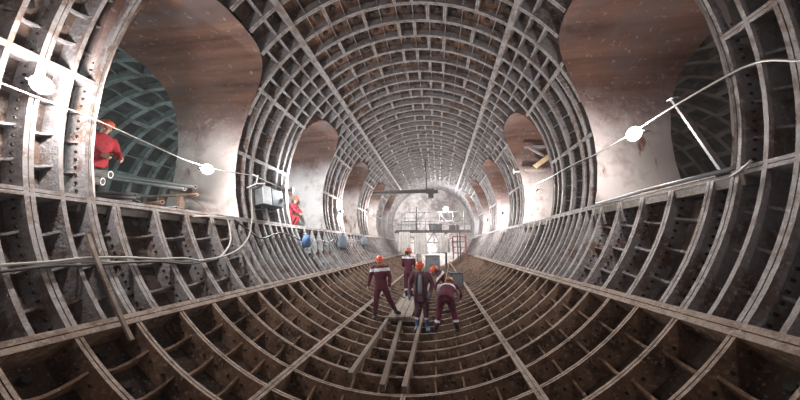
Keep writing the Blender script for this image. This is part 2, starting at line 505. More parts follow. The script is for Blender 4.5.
for args in (
    ((-4.05, 2.33, -.10), (0, 2.6, -.3), 75, .11, 'glaring round work lamp in front of the pale flanges by the left edge', NEU),
    ((-4.02, 4.74, -.47), (-2, 3.5, -.5), 62, .11, 'glaring round lamp hung on the cable across the nearest left passage', NEU),
    ((-3.96, 7.86, -.27), (-3, 8.9, -.1), 190, .11, 'bluish white lamp at the near edge of the second left passage', COOL),
    ((-4.0, 12.5, -.38), (-2, 13.5, -.3), 150, .13, 'white lamp by the third left passage', NEU),
    ((-3.93, 18.1, .28), (-2, 18, 0), 170, .17, 'bright lamp beside the hoist arm far down the left wall', NEU, True),
    ((4.05, 4.84, -.14), (2, 4, -.2), 75, .125, 'glaring round lamp hung on the cable across the nearest right passage', NEU),
    ((4.05, 9.7, -.12), (2, 9.5, -.2), 110, .11, 'white lamp hung in the second right passage under the yellow plank', NEU),
    ((4.0, 14.6, -.34), (2, 15, -.3), 150, .14, 'white lamp in the third right passage', NEU),
    ((3.98, 19.0, -.3), (2, 19, -.3), 150, .15, 'small white lamp beyond the third right passage', NEU, True),
    ((1.49, 25.2, 1.3), (0, 10, -1), 700, .24, 'brightest far lamp above the scaffold platform', COOL, True)):
    args = list(args); args[2] *= LP; work_lamp(*args)

def area(loc, to, power, sx, sy, color):
    l = bpy.data.lights.new('flood', 'AREA'); l.shape = 'RECTANGLE'; l.size = sx; l.size_y = sy; l.energy = power; l.color = color
    o = bpy.data.objects.new('flood', l); COL.objects.link(o); o.location = loc
    o.rotation_euler = (Vector(to) - Vector(loc)).to_track_quat('-Z', 'Y').to_euler(); return o
def point(loc, power, r, color):
    l = bpy.data.lights.new('side_light', 'POINT'); l.energy = power; l.color = color; l.shadow_soft_size = r
    o = bpy.data.objects.new('side_light', l); COL.objects.link(o); o.location = loc; return o
point((-9.5, 1.2, .6), 330, .15, (.8, 1., .97))       # lamps strung through the side tunnels
point((-9.5, 9.5, .6), 120, .15, (.8, 1., .97))
point((9.0, 8, .4), 60, .15, (1, .93, .88))
point((0, 26.6, -2.6), 420, .4, NEU)                    # lamps under and over the far platform
point((-2.2, 25.5, 1.5), 170, .4, NEU)

def spot(loc, to, power, ang, color):
    l = bpy.data.lights.new('spot', 'SPOT'); l.energy = power; l.color = color; l.spot_size = rad(ang); l.spot_blend = 1; l.shadow_soft_size = .12
    o = bpy.data.objects.new('spot', l); COL.objects.link(o); o.location = loc
    o.rotation_euler = (Vector(to) - Vector(loc)).to_track_quat('-Z', 'Y').to_euler(); return o
point((3.5, -.7, .1), 48, .1, NEU); point((-3.5, -1.3, .1), 25, .1, NEU)       # the next lamps of the string, behind the photographer
spot((.4, -1.6, .3), (0, 7.0, -3.8), 2400, 58, (1, .90, .82))    # flood lamp standing behind the photographer

# ---------------------------------------------------------------- world, camera
w = bpy.data.worlds.new('dark_tunnel'); SC.world = w; w.use_nodes = True
w.node_tree.nodes['Background'].inputs[0].default_value = (.55, .5, .5, 1)
w.node_tree.nodes['Background'].inputs[1].default_value = .003
vs = w.node_tree.nodes.new('ShaderNodeVolumeScatter'); vs.inputs['Density'].default_value = HAZE; vs.inputs['Anisotropy'].default_value = .3
vs.inputs['Color'].default_value = (1, .96, .96, 1)
w.node_tree.links.new(vs.outputs[0], w.node_tree.nodes['World Output'].inputs['Volume'])
cam = bpy.data.cameras.new('camera'); co = bpy.data.objects.new('camera', cam); COL.objects.link(co)
cam.sensor_width = 36; cam.lens = 36 * 267 / 800; cam.clip_start = .05; cam.clip_end = 200
co.location = (.6788, 0, -2.0247)
co.rotation_euler = (rad(90 + 9.643), 0, rad(8.016))
SC.camera = co
SC.view_settings.view_transform = 'Standard'; SC.view_settings.look = 'None'
SC.view_settings.gamma = 1; SC.view_settings.use_curve_mapping = False
SC.view_settings.exposure = 0.5
# ---------------------------------------------------------------- loose things
M['steel'] = mat('galvanised_pipe', (.30, .31, .33), .55, .2, (.30, .24, .20), 4, .5, .65)
M['green_pipe'] = mat('pale_green_pipe', (.28, .36, .34), .5, .2, (.36, .38, .36), 4, .5, .6)
M['rusty_pipe'] = mat('rusty_pipe', (.25, .15, .10), .7, .3, (.36, .28, .22), 5, .45, .6)
M['dark'] = mat('dark_steel', (.075, .075, .08), .6, .4, (.14, .11, .10), 4, .45, .65)
M['timber'] = mat('weathered_timber', (.30, .25, .21), .85, 0, (.19, .15, .12), 3, .42, .62, .5, 12, (.42, .38, .34), 9, .56, .7, (1, .15, 1))
M['mud_timber'] = mat('muddy_timber', (.20, .15, .12), .85, 0, (.11, .075, .055), 3, .42, .62, .6, 12, (.30, .25, .21), 9, .56, .7, (1, .15, 1))
M['timber_y'] = mat('yellow_timber', (.55, .42, .26), .8, 0, (.42, .30, .18), 4, .45, .62)
M['cable_black'] = mat('black_cable', (.04, .04, .042), .5)
M['cable_grey'] = mat('grey_cable', (.30, .29, .28), .55, 0, (.18, .16, .15), 6, .45, .6)
M['cable_white'] = mat('white_cable', (.42, .40, .37), .5)
M['cab'] = mat('grey_painted_cabinet', (.15, .165, .18), .6, .1, (.09, .09, .10), 3, .5, .65)
M['cab_light'] = mat('pale_painted_panel', (.60, .61, .60), .5, .1, (.42, .41, .40), 5, .5, .65)
M['blue'] = mat('blue_bag_cloth', (.05, .11, .26), .8, 0, (.10, .17, .33), 5, .4, .6, .6, 12)
M['bluegrey'] = mat('blue_grey_cloth', (.17, .21, .27), .8, 0, (.25, .28, .33), 4, .4, .6, .6, 10)
M['redrust'] = mat('dark_red_paint', (.22, .05, .05), .6, .2, (.14, .06, .05), 5)
M['bright_patch_white'] = mat('bright_patch_white', (.72, .71, .70), .8, 0, (.55, .52, .50), 4, .45, .65, .4, 9)
def L3(phi, r, t): return Vector(W(phi, r, t))
def simple(name, mb, m, label, cat, group=None, smooth=False):
    return tag(mb.build(name, m, smooth=smooth), label, cat, group)

# pipes laid across trestles in the nearest left passage, open ends towards the tunnel
SL = S * (SILL - .002)
for a, b, r, m, lab in (
    ((-7.1, 5.12, -.38), (-4.41, 4.90, -.80), .037, 'steel', 'longest grey pipe of the left passage stack, its open end nearest the glaring lamp'),
    ((-7.0, 4.93, -.47), (-4.47, 4.72, -.885), .034, 'steel', 'grey pipe lying beside the longest one in the left passage stack'),
    ((-6.7, 5.18, -.93), (-4.38, 4.93, -.955), .032, 'rusty_pipe', 'rusty brown pipe in the left passage, lying below the grey ones'),
    ((-7.1, 5.30, -.36), (-5.15, 5.34, -.68), .085, 'green_pipe', 'thick pale green pipe lying behind the grey ones in the left passage')):
    mb = MB(); mb.pipe(a, b, r, r * .74); simple('steel_pipe' if m == 'steel' else m, mb, m, lab, 'pipe')
for a, b, lab in (((-5.35, 3.2, -.84), (-4.62, 3.55, -.88), 'short pale pipe end in front of the man in the left passage, upper one'),
                  ((-5.2, 3.05, -1.01), (-4.55, 3.42, -1.03), 'short pale pipe end in front of the man in the left passage, lower one')):
    mb = MB(); mb.pipe(a, b, .062, .044); simple('short_pipe', mb, 'cab_light', lab, 'pipe')
for a, lab in (((0, 0), 'dark pipe at the front bottom of the small pipe bundle on the left sill'),
               ((-.04, .075), 'dark pipe in the middle bottom of the small pipe bundle on the left sill'),
               ((-.08, .15), 'dark pipe at the rear bottom of the small pipe bundle on the left sill'),
               ((-.02, .037, .062), 'dark pipe in the front upper row of the small pipe bundle on the left sill'),
               ((-.06, .112, .062), 'dark pipe in the rear upper row of the small pipe bundle on the left sill'),
               ((-.04, .075, .124), 'dark pipe topmost of the small pipe bundle on the left sill')):
    z = -1.315 + (a[2] if len(a) > 2 else 0); k = a[1] * 3
    mb = MB(); mb.pipe((-5.1 + a[0], 3.28 + a[1], z), (-4.30 + a[0] + .05 * SIN(k * 20), 3.70 + a[1], z), .036, .027, 10); simple('bundled_pipe', mb, 'dark', lab, 'pipe', 'pipe bundle on the left sill')
for c, sz, lab in (((-4.80, 4.96, (SL - .985) / 2), (.12, .12, -.985 - SL), 'timber block under the rusty pipe, near the mouth of the left passage'),
                   ((-5.35, 5.03, (SL - .975) / 2), (.12, .12, -.975 - SL), 'timber block under the pipes, deeper in the left passage'),
                   ((-4.60, 3.60, (SL - 1.352) / 2), (.1, .5, -1.352 - SL), 'low timber block under the small pipe bundle on the left sill'),
                   ((-4.85, 3.30, (SL - 1.08) / 2 + .0), (.12, .3, -1.085 - SL), 'timber block under the short pale pipe ends in the left passage')):
    mb = MB(); mb.box(c, sz); simple('timber_block', mb, 'mud_timber', lab, 'timber')
for a, b, m, lab in (((-5.3, 4.55, -1.22), (-4.36, 4.22, -1.235), 'rusty_pipe', 'loose brown pipe just above the left sill, leftmost of three'),
                  ((-5.2, 4.75, -1.28), (-4.36, 4.50, -1.30), 'steel', 'loose grey pipe just above the left sill, middle of three'),
                  ((-5.2, 4.95, -1.32), (-4.36, 4.68, -1.315), 'dark', 'loose dark pipe just above the left sill, rightmost of three')):
    mb = MB(); mb.pipe(a, b, .034, .024, 10); simple('loose_pipe', mb, m, lab, 'pipe')
mb = MB(); mb.box((-4.85, 4.62, (SL - 1.335) / 2), (.14, .75, -1.345 - SL)); simple('timber_block', mb, 'mud_timber', 'low timber block under the three loose pipes on the left sill', 'timber')
mb = MB(); mb.tube([(-5.0, 5.40, -.92), (-4.5, 5.28, -1.2), (-4.06, 5.08, -1.40)], .013, 6); simple('leaning_rod', mb, 'rusty_pipe', 'thin brown rod leaning against the jamb right of the left passage pipes', 'rod')

# festoon cables
pts = [L3(183, .99, .50), L3(183.6, .975, .611), L3(183.5, .985, .752), L3(185.0, .965, .894), L3(186.1, .96, 1.04), L3(186.0, .965, 1.165), L3(185.3, .97, 1.29), L3(184, .985, 1.41), L3(182.8, .985, 1.56), L3(183.2, .985, 1.73), L3(184, .975, 1.9)]
mb = MB(); mb.tube(spline(pts, 5), .011, 6); simple('festoon_cable', mb, 'cable_white', 'thin pale cable strung across the nearest left passage to the lamps', 'cable', smooth=True)
pts = [L3(1.4, .975, 2.32), L3(.5, .985, 1.95), L3(.4, .985, 1.78), L3(359.9, .985, 1.56), L3(359.15, .985, 1.40), L3(358.6, .97, 1.25), L3(358.5, .965, 1.1), L3(359.1, .968, .93), L3(359.6, .985, .75), L3(359.2, .99, .69), L3(358, .985, .65), L3(355.5, .985, .59), L3(354, .985, .5)]
mb = MB(); mb.tube(spline(pts, 5), .013, 6); simple('festoon_cable', mb, 'cable_white', 'thin pale cable strung across the nearest right passage through the lamp', 'cable', smooth=True)

# bundle of cables along the lower left ribs
for k, (dr, dp, m, lab) in enumerate(((0, 0, 'cable_grey', 'topmost grey cable of the bundle along the lower left ribs'), (.004, .55, 'cable_grey', 'middle grey cable of the bundle along the lower left ribs'),
                            (-.002, 1.15, 'cable_black', 'lowest, black cable of the bundle along the lower left ribs'))):
    base = [(212.6, .20), (212.7, .38), (212.3, .54), (211.8, .63), (211.7, .70), (211.9, .80), (212.2, .90), (212.8, 1.0)]
    pts = [L3(ph + dp + .25 * SIN(t * 23 + k * 2), .988 + dr, t) for ph, t in base]
    if k == 0: pts += [L3(p_, .985, t) for p_, t in ((213.6, 1.06), (213.2, 1.15), (211.0, 1.22), (208., 1.275), (204., 1.30), (201., 1.30), (200.3, 1.25), (200.8, 1.15), (201.2, 1.1))]; m = 'cable_white'
    if k == 0: lab = 'white cable looping up to the sill at the end of the lower left bundle'
    if k == 1: pts += [L3(p_, .982, t) for p_, t in ((213.4, 1.10), (212.6, 1.2), (210.7, 1.30), (208, 1.38), (204.8, 1.44), (200, 1.49), (196, 1.515), (191, 1.525), (188, 1.53))]; m = 'cable_white'; lab = 'pale cable rising from the lower left bundle to the grey cabinet'
    if k == 2: pts += [L3(p_, .986, t) for p_, t in ((213.7, 1.1), (212.6, 1.2), (210.8, 1.3), (208.4, 1.4))]
    mb = MB(); mb.tube(spline(pts, 5), .016, 7); simple('power_cable', mb, m, lab, 'cable', smooth=True)
pts = [L3(200.5, .985, 1.35), L3(203, .985, 1.42), L3(206.5, .985, 1.52), L3(205, .985, 1.65), L3(203.8, .985, 1.78), L3(206, .985, 1.95), L3(208.4, .982, 2.1), L3(206.5, .985, 2.3), L3(207, .985, 2.5), L3(205.5, .985, 2.7), L3(206, .985, 2.95), L3(205, .985, 3.3), L3(206, .985, 3.8)]
mb = MB(); mb.tube(spline(pts, 5), .02, 6); simple('black_hose', mb, 'cable_black', 'black hose sagging along the left ribs below the grey cabinet', 'hose', smooth=True)

# things hung on the left wall
def frame_at(phi, t):
    a = rad(phi); n = Vector((-COS(a), 0, -SIN(a))); y = Vector((0, 1, 0)); z = n.cross(y) if False else y.cross(n)
    R = Matrix((n, y, z)).transposed()      # x: into the tunnel, y: along it, z: up the wall
    return L3(phi, .995, t), R
def local_box(mb, o, R, c, size): mb.box(o + R @ Vector(c), size, R)
o, R = frame_at(190.6, 1.665)
if (R @ Vector((0, 0, 1))).z < 0: R = R @ Matrix.Rotation(PI, 3, 'X')
root = empty('electrical_cabinet', o); tag(root, 'grey electrical cabinet with a pale panel hung on the ribs past the nearest left passage', 'cabinet')
def child(name, m, parts):
    mb = MB()
    for c, s_ in parts: mb.box(R @ Vector(c), s_, R)
    mb.build(name, m, root)
child('body', 'cab', [((.14, 0, 0), (.26, .9, .46)), ((.14, 0, .24), (.30, .95, .03))])
child('door', 'cab', [((.285, -.21, 0), (.02, .52, .44))])
child('front_panel', 'cab_light', [((.285, .27, .02), (.03, .34, .50))])
child('bracket', 'dark', [((.0, -.35, .1), (.03, .05, .7))]); child('bracket', 'dark', [((.0, .35, .1), (.03, .05, .7))])
mb = MB(); mb.box(R @ Vector((.30, -.42, 0)), (.03, .03, .12), R); mb.build('handle', 'dark', root)
mb = MB(); a = L3(188, .99, 1.50); mb.tube([a, a + Vector((.25, 0, .1)), a + Vector((.28, .0, .32))], .018, 6); mb.tube([a + Vector((.25, -.02, .1)), a + Vector((.42, .1, .12))], .018, 6)
mb.tube([a + Vector((.26, 0, .3)), a + Vector((.1, .02, .36))], .018, 6)
simple('hook_bracket', mb, 'cab_light', 'small pale hook bracket just left of the grey cabinet', 'bracket')
def bag(phi, t, sz, m, name, lab, cat):
    o = L3(phi, .965, t); mb = MB(); rd = random.Random(int(phi * t))
    n = 14; rings = []
    for i, (u, w_) in enumerate(((-1, .5), (-.9, .85), (-.55, 1.05), (0, 1), (.45, .85), (.8, .55), (.95, .3), (1.1, .38))):
        rings.append([o + Vector((w_ * sz[0] * COS(2*PI*k/n) * (1 + rd.uniform(-.12, .12)), w_ * sz[1] * SIN(2*PI*k/n) * (1 + rd.uniform(-.12, .12)), u * sz[2])) for k in range(n)])
    mb.loft(rings); return simple(name, mb, m, lab, cat, smooth=True)
bag(207.6, 2.04, (.12, .20, .22), 'blue', 'hanging_bag', 'crumpled blue bag hung on the left ribs below the second passage', 'bag')
bag(206.8, 2.86, (.14, .52, .34), 'bluegrey', 'hanging_bundle', 'large blue-grey cloth bundle hung on the left ribs below the third passage', 'bundle')
bag(205.5, 3.75, (.14, .5, .3), 'bluegrey', 'hanging_bundle', 'smaller blue-grey bundle farther down the left ribs than the large one', 'bundle')

# curved strip hanging over the lower left ribs
mb = MB(); rings = []
for i in range(12):
    ph = 207 + 21 * i / 11; t = .722 - .018 * i / 11; rr = .985 - .012 * SIN(PI * i / 11)
    rings.append([W(ph, rr, t - .0045), W(ph, rr, t + .0045), W(ph, rr + .006, t + .0045), W(ph, rr + .006, t - .0045)])
mb.loft(rings); simple('steel_strip', mb, 'mud_timber', 'bent rusty strip hanging over the lower left ribs and ending below the long flange', 'strip')

# right sill: pipe and leaning post
mb = MB(); mb.tube([L3(343.4 - .2, .978, .74), L3(343.5, .978, 1.05), L3(343.4, .978, 1.36)], .028, 8); simple('sill_pipe', mb, 'steel', 'grey pipe lying along the sill under the nearest right passage', 'pipe', smooth=True)
root = empty('leaning_post', (4.07, 3.58, -1.18)); tag(root, 'pale steel post leaning in the nearest right passage', 'post')
mb = MB(); mb.bar((0, 0, 0), (.37, .92, 1.46), .05, .05); mb.build('shaft', 'dark', root)
mb = MB(); mb.box((0, 0, .0), (.14, .14, .02)); mb.build('foot_plate', 'steel', root); mb = MB(); mb.box((.37, .92, 1.46), (.10, .10, .015)); mb.build('end_plate', 'steel', root)
mb = MB(); mb.tube(spline([Vector((4.08, 3.6, -1.16)), Vector((4.03, 3.5, -1.24)), Vector((4.0, 3.36, -1.22)), Vector((4.03, 3.25, -1.13))], 4), .014, 6)
simple('short_cable', mb, 'cable_white', 'short pale cable end on the sill at the foot of the leaning post', 'cable', smooth=True)

# timbers and brackets in the second right passage
def D2(p): return Vector(p)
mb = MB(); mb.bar((4.2, 10.80, 1.86), (5.15, 10.90, 1.87), .09, .09); simple('strut', mb, 'steel', 'short horizontal strut high in the second right passage', 'strut')
mb = MB(); mb.bar((4.38, 10.78, 1.80), (5.2, 10.86, 1.28), .07, .07); simple('strut', mb, 'steel', 'slanting strut under the horizontal one in the second right passage', 'strut')
mb = MB(); mb.bar((4.50, 10.70, 1.0), (5.12, 10.75, 1.46), .08, .17); simple('plank', mb, 'timber_y', 'yellow plank slanting above the lamp in the second right passage', 'plank')
mb = MB(); mb.bar((4.10, 10.76, .88), (4.95, 10.86, .86), .1, .09); simple('plank', mb, 'timber', 'grey plank lying level below the yellow plank in the second right passage', 'plank')
mb = MB(); mb.bar((4.30, 10.78, 2.55), (4.60, 10.80, 3.0), .08, .12); simple('plank', mb, 'timber', 'grey plank slanting near the crown of the second right passage', 'plank')
mb = MB(); mb.bar((3.86, 11.32, 1.0), (4.7, 11.40, 1.02), .06, .06); mb.bar((3.86, 11.32, .9), (3.86, 11.32, 1.12), .05, .05); simple('rib_bracket', mb, 'cab_light', 'thin pale bracket on the ribs past the second right passage', 'bracket')

# hoist arm
root = empty('hoist', (0.1, 18.9, 1.75)); tag(root, 'dark hoist arm reaching from the left wall, hung on a rod from the crown', 'hoist')
mb = MB(); mb.box((-2.15, 0, .16), (4.1, .16, .05)); mb.box((-2.15, 0, -.04), (4.1, .16, .05)); mb.box((-2.15, 0, .06), (4.1, .04, .16)); mb.build('arm', 'dark', root)
mb = MB(); mb.box((.1, 0, .05), (.62, .4, .30)); mb.tube([(.41, 0, .02), (.66, 0, .02)], .14, 10); mb.build('motor', 'dark', root)
mb = MB(); mb.box((.15, 0, -.28), (.38, .3, .34)); mb.tube([(.15, 0, -.42), (.15, 0, -.62)], .03, 6); mb.build('hook_block', 'dark', root)
mb = MB(); mb.tube([(-.15, 0, .2), (-.2, 0, 2.5)], .045, 8); mb.build('suspension_rod', 'dark', root)

# scaffold platform at the far end
PY = 23.1; PZ = -.78
root = empty('scaffold_platform', (0.2, PY, -4.0)); tag(root, 'wide scaffold platform with braces filling the far end of the tunnel', 'scaffold')
mb = MB(); mb.box((0, 1.6, 4 + PZ), (6.3, 3.4, .1)); mb.box((0, -.05, 4 + PZ - .12), (6.5, .14, .16)); mb.build('deck', 'dark', root)
for x in (-2.3, -1.15, 1.15, 2.3):
    for y in (0, 2.9):
        zb = 4 - math.sqrt(4.19**2 - (x + .2)**2)
        mb = MB(); mb.tube([(x, y, zb), (x, y, 4 + PZ - .05)], .055, 8); mb.build('post', 'dark', root)
for (a, b) in (((-1.1, 0, 1.2), (.15, 0, 3.1)), ((1.1, 0, 1.2), (.15, 0, 3.1)), ((-1.15, 0, 1.35), (1.15, 0, 1.35)), ((-2.3, 0, 2.2), (2.3, 0, 2.2)), ((.15, 0, 2.2), (.15, 0, 3.1)), ((1.15, 0, 2.2), (2.3, 0, 3.1)), ((-2.3, 0, 3.1), (-1.15, 0, 2.2))):
    mb = MB(); mb.tube([a, b], .04, 6); mb.build('brace', 'steel', root)
for x in (-2.6, -.65, .65, 1.9, 2.9):
    mb = MB(); mb.tube([(x, 2.2, 4 + PZ), (x, 2.2, 4 + PZ + 1.9)], .035, 6); mb.build('upper_post', 'dark', root)
for (a, b) in (((-2.6, 2.2, 4 + PZ + 1.85), (2.9, 2.2, 4 + PZ + 1.85)), ((-2.6, 2.2, 4 + PZ), (-.65, 2.2, 4 + PZ + 1.85)), ((.65, 2.2, 4 + PZ + 1.85), (1.9, 2.2, 4 + PZ)), ((-2.6, 2.2, 4 + PZ + 1), (2.9, 2.2, 4 + PZ + 1))):
    mb = MB(); mb.tube([a, b], .03, 6); mb.build('upper_brace', 'dark', root)
for x in (-3.0, -2, -1, 0, 1, 2, 3.0):
    mb = MB(); mb.tube([(x, 0, 4 + PZ), (x, 0, 4 + PZ + 1.1)], .025, 6); mb.build('rail_post', 'steel', root)
for z in (.55, 1.1):
    mb = MB(); mb.tube([(-3.0, 0, 4 + PZ + z), (3.0, 0, 4 + PZ + z)], .028, 6); mb.build('guard_rail', 'steel', root)
mb = MB(); mb.tube([(-1.3, -.1, .2), (-1.3, -.1, 5.3)], .06, 8); mb.build('mast', 'dark', root)
def crate(loc, size, m, name, lab, cat, rz=0., slats=True):
    r = empty(name, loc, rz); tag(r, lab, cat); x, y, z = size
    mb = MB(); mb.box((0, 0, z/2), (x, y, z)); mb.build('body', m, r)
    mb = MB()
    for sx in (-1, 1):
        for sy in (-1, 1): mb.box((sx*x/2, sy*y/2, z/2), (.05, .05, z + .02))
    for zz in (.03, z): 
        for sy in (-1, 1): mb.box((0, sy*y/2, zz), (x, .055, .06))
        for sx in (-1, 1): mb.box((sx*x/2, 0, zz), (.055, y, .06))
    mb.build('edge_frame', 'dark', r)
    return r
crate((.5, 24.0, PZ + .05), (1.1, .8, .55), 'cab', 'equipment_box', 'grey box on the deck of the far scaffold, under the brightest lamp', 'box')
crate((2.1, 24.0, PZ + .05), (.8, .7, .4), 'dark', 'equipment_box', 'low dark box on the deck of the far scaffold, near its right end', 'box')
crate((-1.9, 24.2, PZ + .05), (1.3, .8, .8), 'cab_light', 'equipment_box', 'pale box on the deck of the far scaffold, near its left end', 'box')
fz = lambda x, r=.998: -math.sqrt((S * r)**2 - x*x)
crate((1.40, 12.6, fz(1.65)), (.52, .55, .62), 'cab', 'tool_crate', 'grey crate standing on the ribs behind the bending workers', 'crate', .2)
crate((.25, 20.5, fz(.7)), (1.0, .8, 1.35), 'cab', 'machine_box', 'tall grey machine box under the far scaffold platform', 'machine')
# dark red rack under the platform
r = empty('red_rack', (2.35, 22.0, fz(2.8))); tag(r, 'dark red rack with shelves under the right end of the far scaffold', 'rack')
for sx in (-.5, .5):
    for sy in (-.3, .3): mb = MB(); mb.box((sx, sy, .9), (.07, .07, 1.8)); mb.build('upright', 'redrust', r)
for z in (.5, .95, 1.4, 1.78): mb = MB(); mb.box((0, 0, z), (1.07, .67, .06)); mb.build('shelf', 'redrust', r)
def sheet(x, y, w_, h, z, lab):  # added white surface standing in for the bright patches of light under the platform
    mb = MB(); front = []; n = 16
    rows = []
    for j in range(5):
        zz = z + h * (1 - j / 4)
        top = [Vector((x + w_*(i/n - .5)*(1 + .15*j/4), y + .06*SIN(i*1.7 + x) * (.3 + j/4), zz)) for i in range(n + 1)]
        rows.append(top + [p + Vector((0, .03, 0)) for p in reversed(top)])
    mb.loft(rows); return simple('bright_patch_sheet', mb, 'bright_patch_white', lab, 'sheet')
sheet(-.75, 22.6, 1.0, 1.75, -2.75, 'white stand-in sheet for a bright patch under the far scaffold, left of the machine box')
sheet(1.15, 22.7, .9, 1.5, -2.6, 'white stand-in sheet for a bright patch under far scaffold, between machine box and red rack')
sheet(-2.1, 22.5, .9, 1.6, -2.5, 'white stand-in sheet for a bright patch under the far scaffold at its far left')

# timber walkway on the invert
for i, x in enumerate((-.62, -.41, -.20)):
    mb = MB(); mb.box((x, 9.5, -3.985), (.19, 3.7 - .1*i, .045))
    simple('walkway_plank', mb, 'timber', ['left', 'middle', 'right'][i] + ' board of the three plank walkway beside the standing workers', 'plank', 'walkway boards')
    
for y, lab in ((7.85, 'sleeper under the near end of the plank walkway'), (9.3, 'sleeper under the middle of the plank walkway'), (10.9, 'sleeper under the far end of the plank walkway')):
    mb = MB(); mb.box((-.41, y, -4.055), (.9, .14, .095)); simple('sleeper', mb, 'timber', lab, 'sleeper')
for (ph0, t0, ph1, t1, lab) in ((259.5, 1.08, 259.3, 3.0, 'left timber runner laid on the bottom ribs beside the walkway'),
                          (267.2, 1.035, 264.5, 1.85, 'short timber runner on the bottom ribs leading up to the walkway'),):
    a = L3(ph0, .985, t0); b = L3(ph1, .985, t1); mb = MB(); mb.bar(a, b, .085, .10); simple('timber_runner', mb, 'mud_timber', lab, 'timber')
a = L3(271.8, .985, 1.03); b = L3(272.4, .985, 2.9); mb = MB(); mb.bar(a, b, .08, .10); simple('timber_runner', mb, 'mud_timber', 'right timber runner laid on the bottom ribs in front of the worker in blue boots', 'timber')
# sticks
mb = MB(); mb.tube([(-.79, 7.72, -3.25), (-.28, 7.90, -3.50)], .016, 6); simple('hand_tool', mb, 'dark', 'dark stick held low by the worker on the left', 'stick')
mb = MB(); mb.tube([(.98, 7.75, -2.45), (.66, 7.35, -3.75)], .016, 6); simple('hand_tool', mb, 'timber_y', 'pale long handle held by the worker bending with his back turned', 'stick')
# ---------------------------------------------------------------- people
M['skin'] = mat('skin', (.42, .25, .19), .55)
M['hair'] = mat('dark_hair', (.03, .02, .016), .7)
M['eye'] = mat('eye', (.03, .025, .02), .3)
M['maroon'] = mat('maroon_work_cloth', (.13, .020, .045), .85, 0, (.08, .015, .032), 5, .42, .62, .6, 14)
M['plum'] = mat('plum_work_cloth', (.14, .055, .085), .85, 0, (.085, .03, .05), 5, .42, .62, .6, 14)
M['redcloth'] = mat('red_work_cloth', (.42, .035, .045), .85, 0, (.24, .025, .035), 5, .42, .62, .6, 14)
M['black_cloth'] = mat('black_cloth', (.02, .018, .02), .85, 0, (.04, .035, .04), 5)
M['grey_shirt'] = mat('grey_shirt_cloth', (.24, .26, .30), .85)
M['band'] = mat('silver_reflective_band', (.80, .80, .84), .45)
M['rubber'] = mat('black_rubber', (.018, .018, .02), .45)
M['blue_boot'] = mat('blue_boot_rubber', (.07, .12, .20), .5, 0, (.12, .19, .28), 7)
M['glove'] = mat('blue_grey_glove', (.10, .14, .19), .8)
M['helmet'] = mat('orange_red_helmet', (.72, .13, .06), .35, 0, (.60, .12, .07), 6)
M['helmet2'] = mat('worn_orange_helmet', (.62, .22, .08), .4, 0, (.45, .16, .07), 6)
V = Vector
def fuse(mb, name, mats, voxel, parent, smooth_it=3, pick=None):
    """melt overlapping closed shapes into one continuous surface"""
    me = bpy.data.meshes.new('tmp'); me.from_pydata(mb.v, [], mb.f); me.update()
    bm = bmesh.new(); bm.from_mesh(me); bmesh.ops.recalc_face_normals(bm, faces=bm.faces); bm.to_mesh(me); bm.free()
    o = bpy.data.objects.new('tmp', me); COL.objects.link(o)
    r = o.modifiers.new('r', 'REMESH'); r.mode = 'VOXEL'; r.voxel_size = voxel; r.adaptivity = 0
    if smooth_it:
        s = o.modifiers.new('s', 'SMOOTH'); s.factor = .5; s.iterations = smooth_it
    dg = bpy.context.evaluated_depsgraph_get(); dg.update()
    nm = bpy.data.meshes.new_from_object(o.evaluated_get(dg))
    bpy.data.objects.remove(o); bpy.data.meshes.remove(me)
    nm.name = name; nm.materials.clear()
    for m in mats: nm.materials.append(M[m])
    nm.polygons.foreach_set('use_smooth', [True] * len(nm.polygons))
    if pick:
        nm.polygons.foreach_set('material_index', [pick(p.center) for p in nm.polygons])
    q = bpy.data.objects.new(name, nm); COL.objects.link(q); q.parent = parent
    return q
def limb(mb, pts, rs, seg=12):
    """tapered limb with rounded ends through joint points"""
    pts = [V(p) for p in pts]; P_ = []; R_ = []
    d0 = (pts[1] - pts[0]).normalized(); d1 = (pts[-1] - pts[-2]).normalized()
    for k in (0, 30, 60): P_.append(pts[0] - d0 * rs[0] * COS(rad(k))); R_.append(max(.12, SIN(rad(k))) * rs[0])
    for i, p in enumerate(pts):
        P_.append(p); R_.append(rs[i])
        if i < len(pts) - 1:
            for u in (.33, .66): P_.append(p.lerp(pts[i+1], u)); R_.append(rs[i] + (rs[i+1] - rs[i]) * u + (.06 * rs[i] if u == .33 else 0))
    for k in (60, 30, 0): P_.append(pts[-1] + d1 * rs[-1] * COS(rad(k))); R_.append(max(.12, SIN(rad(k))) * rs[-1])
    rings = []; prev = None
    for i, p in enumerate(P_):
        d = (P_[min(i+1, len(P_)-1)] - P_[max(i-1, 0)]).normalized()
        x = (d.cross(V((0, 0, 1))) if abs(d.z) < .9 else d.cross(V((1, 0, 0)))) if prev is None else prev - d * prev.dot(d)
        x.normalize(); prev = x; y = d.cross(x)
        rings.append([p + (x*COS(2*PI*k/seg) + y*SIN(2*PI*k/seg)) * R_[i] for k in range(seg)])
    mb.loft(rings)
def trunk(mb, pts, lat, sec, seg=18):
    rings = []; n = len(pts); pts = [V(p) for p in pts]
    for i, p in enumerate(pts):
        d = (pts[min(i+1, n-1)] - pts[max(i-1, 0)]).normalized(); x = (lat - d * lat.dot(d)).normalized(); y = d.cross(x)
        a, b = sec[i]
        rings.append([p + x * (a * math.copysign(abs(COS(q))**.85, COS(q))) + y * (b * SIN(q)) for q in [2*PI*k/seg for k in range(seg)]])
    mb.loft(rings)
